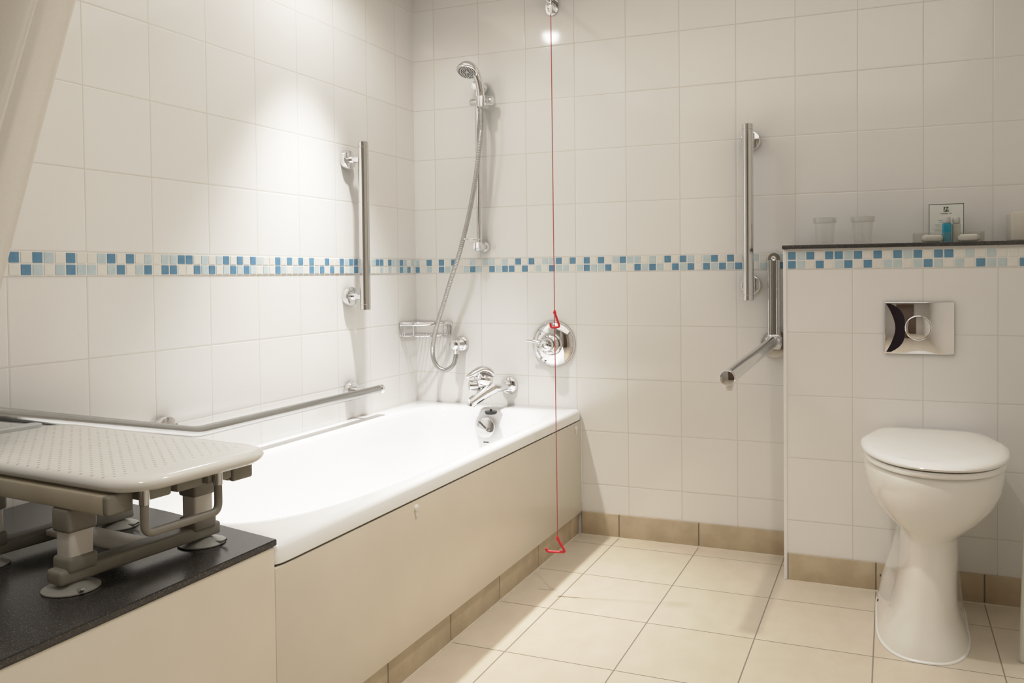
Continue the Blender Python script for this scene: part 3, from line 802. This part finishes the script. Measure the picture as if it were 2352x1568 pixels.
# ------------------------------------------------------------------ things on the shelf
ZS = 1.0687
def tumbler(label, x, y):
    t = thing('tumbler', label, 'glass', (x, y, ZS), 0, 'covered tumblers on the shelf')
    H = .090
    obj('glass_body', lathe(bmesh.new(), [(0, 0), (.0245, 0), (.0265, .002), (.0335, H - .004), (.0325, H - .002), (.0315, H - .004), (.0248, .010), (0, .009)], (0, 0, 0), n=40), M_glass, t)
    obj('cover', lathe(bmesh.new(), [(.0355, H - .016), (.037, H - .016), (.037, H - .001), (.0355, H + .001), (0, H + .0015), (0, H), (.0345, H - .001), (.0355, H - .016)], (0, 0, 0), n=40), M_film, t)
    return t
tumbler('covered glass tumbler standing furthest left on the stone shelf', 1.598, -.11)
tumbler('covered glass tumbler on the stone shelf, right of the other tumbler', 1.7135, -.11)

tray = thing('tray', 'clear acrylic tray of toiletries on the stone shelf', 'tray', (1.959, -.118, ZS))
b = bmesh.new()
box(b, -.097, .097, -.062, .062, .0003, .003)
for x0, x1, y0, y1 in ((-.097, .097, -.062, -.0595), (-.097, .097, .0595, .062), (-.097, -.0945, -.0595, .0595), (.0945, .097, -.0595, .0595)):
    box(b, x0, x1, y0, y1, .003, .031)
obj('tray_shell', b, M_acrylic, tray, smooth=False)
def soap(label, x, y, rz):
    b = bmesh.new(); box(b, -.026, .026, -.018, .018, 0, .022, bev=.006, seg=3)
    for s in (-1, 1): box(b, s * .0255 - .004, s * .0255 + .004, -.011, .011, .004, .018, bev=.003)
    o = obj('wrapped_soap', b, M_paper, None, (x, y, ZS + .0034)); o.rotation_euler = (0, 0, rz); o['group'] = 'wrapped soaps in the tray'
    return tag(o, label, 'soap')
soap('white wrapped soap in the clear tray, left of the blue bottle', 1.915, -.136, .12)
soap('white wrapped soap in the clear tray, right of the grey bottle', 2.018, -.134, -.15)
def bottle(label, x, y, m, r, h, capm):
    t = thing('toiletry_bottle', label, 'bottle', (x, y, ZS + .0033), 0, 'small toiletry bottles in the tray')
    obj('bottle_body', loft(bmesh.new(), [rrect(-r, r, -r * .8, r * .8, r * .5, z, 6) for z in (0, .0)][:1] + [rrect(-r * f, r * f, -r * .8 * f, r * .8 * f, r * .5 * f, z, 6)
        for z, f in ((.0006, .97), (.002, 1), (h - .005, 1), (h - .001, .9), (h, .6))]), m, t, angle=50)
    obj('bottle_cap', lathe(bmesh.new(), [(0, 0), (.0105, 0), (.011, .001), (.011, .016), (.010, .018), (0, .018)], (0, 0, h), n=28), capm, t)
    return t
bottle('small bottle of blue gel with clear cap in the tray before the card', 1.957, -.125, M_blueliq, .0135, .058, M_capgrey)
bottle('small grey bottle in the tray, right of the blue bottle', 1.984, -.118, M_greyliq, .0115, .057, M_capgrey)

def text_bm(bm, s, size, c, mi, shear=0., bold=0.):
    cu = bpy.data.curves.new('lettering', 'FONT'); cu.body = s; cu.size = size; cu.align_x = 'CENTER'; cu.align_y = 'CENTER'; cu.shear = shear; cu.offset = bold
    o = bpy.data.objects.new('lettering', cu); C.objects.link(o)
    bpy.context.view_layer.update()
    me = bpy.data.meshes.new_from_object(o.evaluated_get(bpy.context.evaluated_depsgraph_get()))
    k = len(bm.verts); kf = len(bm.faces); bm.from_mesh(me)
    bm.verts.ensure_lookup_table(); bm.faces.ensure_lookup_table()
    for v in bm.verts[k:]: v.co = V((c[0] + v.co.x, c[1], c[2] + v.co.y))
    for f in bm.faces[kf:]: f.material_index = mi
    bpy.data.objects.remove(o); bpy.data.meshes.remove(me); bpy.data.curves.remove(cu)

cd = thing('information_card', 'white card with green border and square logo standing behind the bottles', 'card', (1.9595, -.052, ZS))
b = nbox(-.0505, .0505, 0, .0012, .0003, .1255); obj('card_board', b, M_card, cd, smooth=False)
b = bmesh.new()
for q in ((-.0505, -.0487, .0003, .1255), (.0487, .0505, .0003, .1255), (-.0505, .0505, .1237, .1255), (-.0505, .0505, .0003, .002)):
    box(b, q[0], q[1], -.0006, .0002, q[2], q[3])
obj('card_border', b, M_green, cd, smooth=False)
b = nbox(-.0075, .0075, -.0006, .0003, .1010, .1160, mi=0); text_bm(b, 'H', .0185, (0, -.0009, .1085), 1, .28, .0003)
text_bm(b, 'Holiday Inn', .0072, (0, -.0004, .0955), 0)
obj('card_logo', b, [M_green, M_card], cd, smooth=False)
b = bmesh.new()
for z, x0, x1 in ((.083, -.006, .006), (.073, -.024, .020), (.067, -.018, .016), (.060, -.032, .030), (.054, -.028, .026), (.047, -.036, -.006), (.041, -.034, .02)):
    x = x0
    while x < x1:
        w = random.uniform(.002, .006); box(b, x, min(x + w, x1), -.0005, .0002, z - .0007, z + .0007); x += w + .0012
obj('card_print', b, M_print, cd, smooth=False)

bx = thing('tissue_box', 'cream box at the right end of the stone shelf, cut off by the photo edge', 'box', (2.19, -.105, ZS))
obj('carton', nbox(-.062, .062, -.06, .06, .0002, .088, bev=.006, seg=3), M_tissue, bx)
obj('opening', nbox(-.035, .035, -.012, .012, .0872, .0885, bev=.0005), M_dark, bx)

# pale panel edge at the right border of the photo
b = bmesh.new()
loft(b, [[(2.0955, -.60, .0002), (2.30, -.60, .0002), (2.30, -.625, .0002), (2.0955, -.625, .0002)], [(2.1085, -.60, .47), (2.30, -.60, .47), (2.30, -.625, .47), (2.1085, -.625, .47)]])
bmesh.ops.bevel(b, geom=list(b.edges), offset=.003, segments=2, affect='EDGES')
tag(obj('side_panel', b, M_panelgrey), 'pale grey panel edge right of the toilet at the photo border', 'panel')

# ------------------------------------------------------------------ lights
def spot(name, loc, target, watts, size, blend, col, rad=.035):
    l = bpy.data.lights.new(name, 'SPOT'); l.energy = watts; l.spot_size = math.radians(size); l.spot_blend = blend; l.color = col; l.shadow_soft_size = rad
    o = bpy.data.objects.new(name, l); C.objects.link(o); o.location = loc
    o.rotation_euler = (V(target) - V(loc)).to_track_quat('-Z', 'Y').to_euler(); return o
def area(name, loc, target, watts, sx, sy, col):
    l = bpy.data.lights.new(name, 'AREA'); l.energy = watts; l.shape = 'RECTANGLE'; l.size = sx; l.size_y = sy; l.color = col
    o = bpy.data.objects.new(name, l); C.objects.link(o); o.location = loc
    o.rotation_euler = (V(target) - V(loc)).to_track_quat('-Z', 'Y').to_euler(); return o
ZC = RZ - .012
spot('bath_downlight', (.315, -.72, ZC), (.315, -.72, 0), 150, 68, 1.0, (1, .985, .965), .035)
spot('bath_wall_fill', (.315, -.72, ZC), (.315, -.72, 0), 9, 165, .6, (1, .985, .965), .035)  # second wide spot at the same fitting, added to wash the upper wall
spot('support_downlight', (1.37, -1.22, ZC), (1.37, -1.22, 0), 42, 92, 1.0, (1, .97, .92), .028)
spot('room_downlight', (1.35, -2.55, ZC), (1.35, -2.55, 0), 24, 130, 1.0, (1, .965, .91), .04)
spot('entry_fill', (.62, -2.1, ZC), (.62, -2.1, 0), 12, 140, 1.0, (1, .965, .92), .05)  # added fill spot over the bath side, without a known fitting
area('ceiling_fill', (1.15, -1.6, RZ - .02), (1.15, -1.6, 0), 10.5, 2.0, 2.6, (1, .96, .90))  # unseen area lamp added as soft fill from above

w = bpy.data.worlds.new('room_air'); bpy.context.scene.world = w; w.use_nodes = True
w.node_tree.nodes['Background'].inputs[0].default_value = (1, .95, .88, 1); w.node_tree.nodes['Background'].inputs[1].default_value = .1

# ------------------------------------------------------------------ camera
P = dict(f=1951.06, cx=1255.12, cy=673.71, pos=(1.7943, -3.0172, .9867), yaw=.3843, pitch=-.0233, roll=-.0101)
cam = bpy.data.cameras.new('camera'); co = bpy.data.objects.new('camera', cam); C.objects.link(co)
cy_, sy_ = math.cos(P['yaw']), math.sin(P['yaw']); cp_, sp_ = math.cos(P['pitch']), math.sin(P['pitch'])
fwd = V((-sy_ * cp_, cy_ * cp_, sp_)); right = V((cy_, sy_, 0)); upv = right.cross(fwd)
Rv = math.cos(P['roll']) * right + math.sin(P['roll']) * upv; Uv = -math.sin(P['roll']) * right + math.cos(P['roll']) * upv
M = Matrix((Rv, Uv, -fwd)).transposed().to_4x4(); M.translation = V(P['pos']); co.matrix_world = M
W_, H_ = 2352, 1568
cam.sensor_fit = 'HORIZONTAL'; cam.sensor_width = 36; cam.lens = 36 * P['f'] / W_
cam.shift_x = -(P['cx'] - W_ / 2) / W_; cam.shift_y = (P['cy'] - H_ / 2) / W_
cam.clip_start = .02
sc = bpy.context.scene; sc.camera = co
sc.view_settings.view_transform = 'Standard'; sc.view_settings.look = 'None'
sc.view_settings.use_curve_mapping = True      # gentle highlight roll-off, as the photo's own tone curve
cm = sc.view_settings.curve_mapping; cm.white_level = (3, 3, 3); cm.extend = 'HORIZONTAL'
cv = cm.curves[3]; TONE = [(0, 0), (.3, .305), (.6, .565), (1.0, .745), (1.7, .865), (3.0, .935)]
cv.points[0].location = (0, 0); cv.points[-1].location = (1, TONE[-1][1])
for x_, y_ in TONE[1:-1]: cv.points.new(x_ / 3, y_)
cm.update()
sc.view_settings.exposure = .25; sc.view_settings.gamma = 1
sc.cycles.use_denoising = True; sc.cycles.max_bounces = 10; sc.cycles.diffuse_bounces = 6; sc.cycles.glossy_bounces = 6
sc.cycles.transparent_max_bounces = 12; sc.cycles.sample_clamp_indirect = 6; sc.cycles.blur_glossy = .5; sc.cycles.caustics_reflective = False
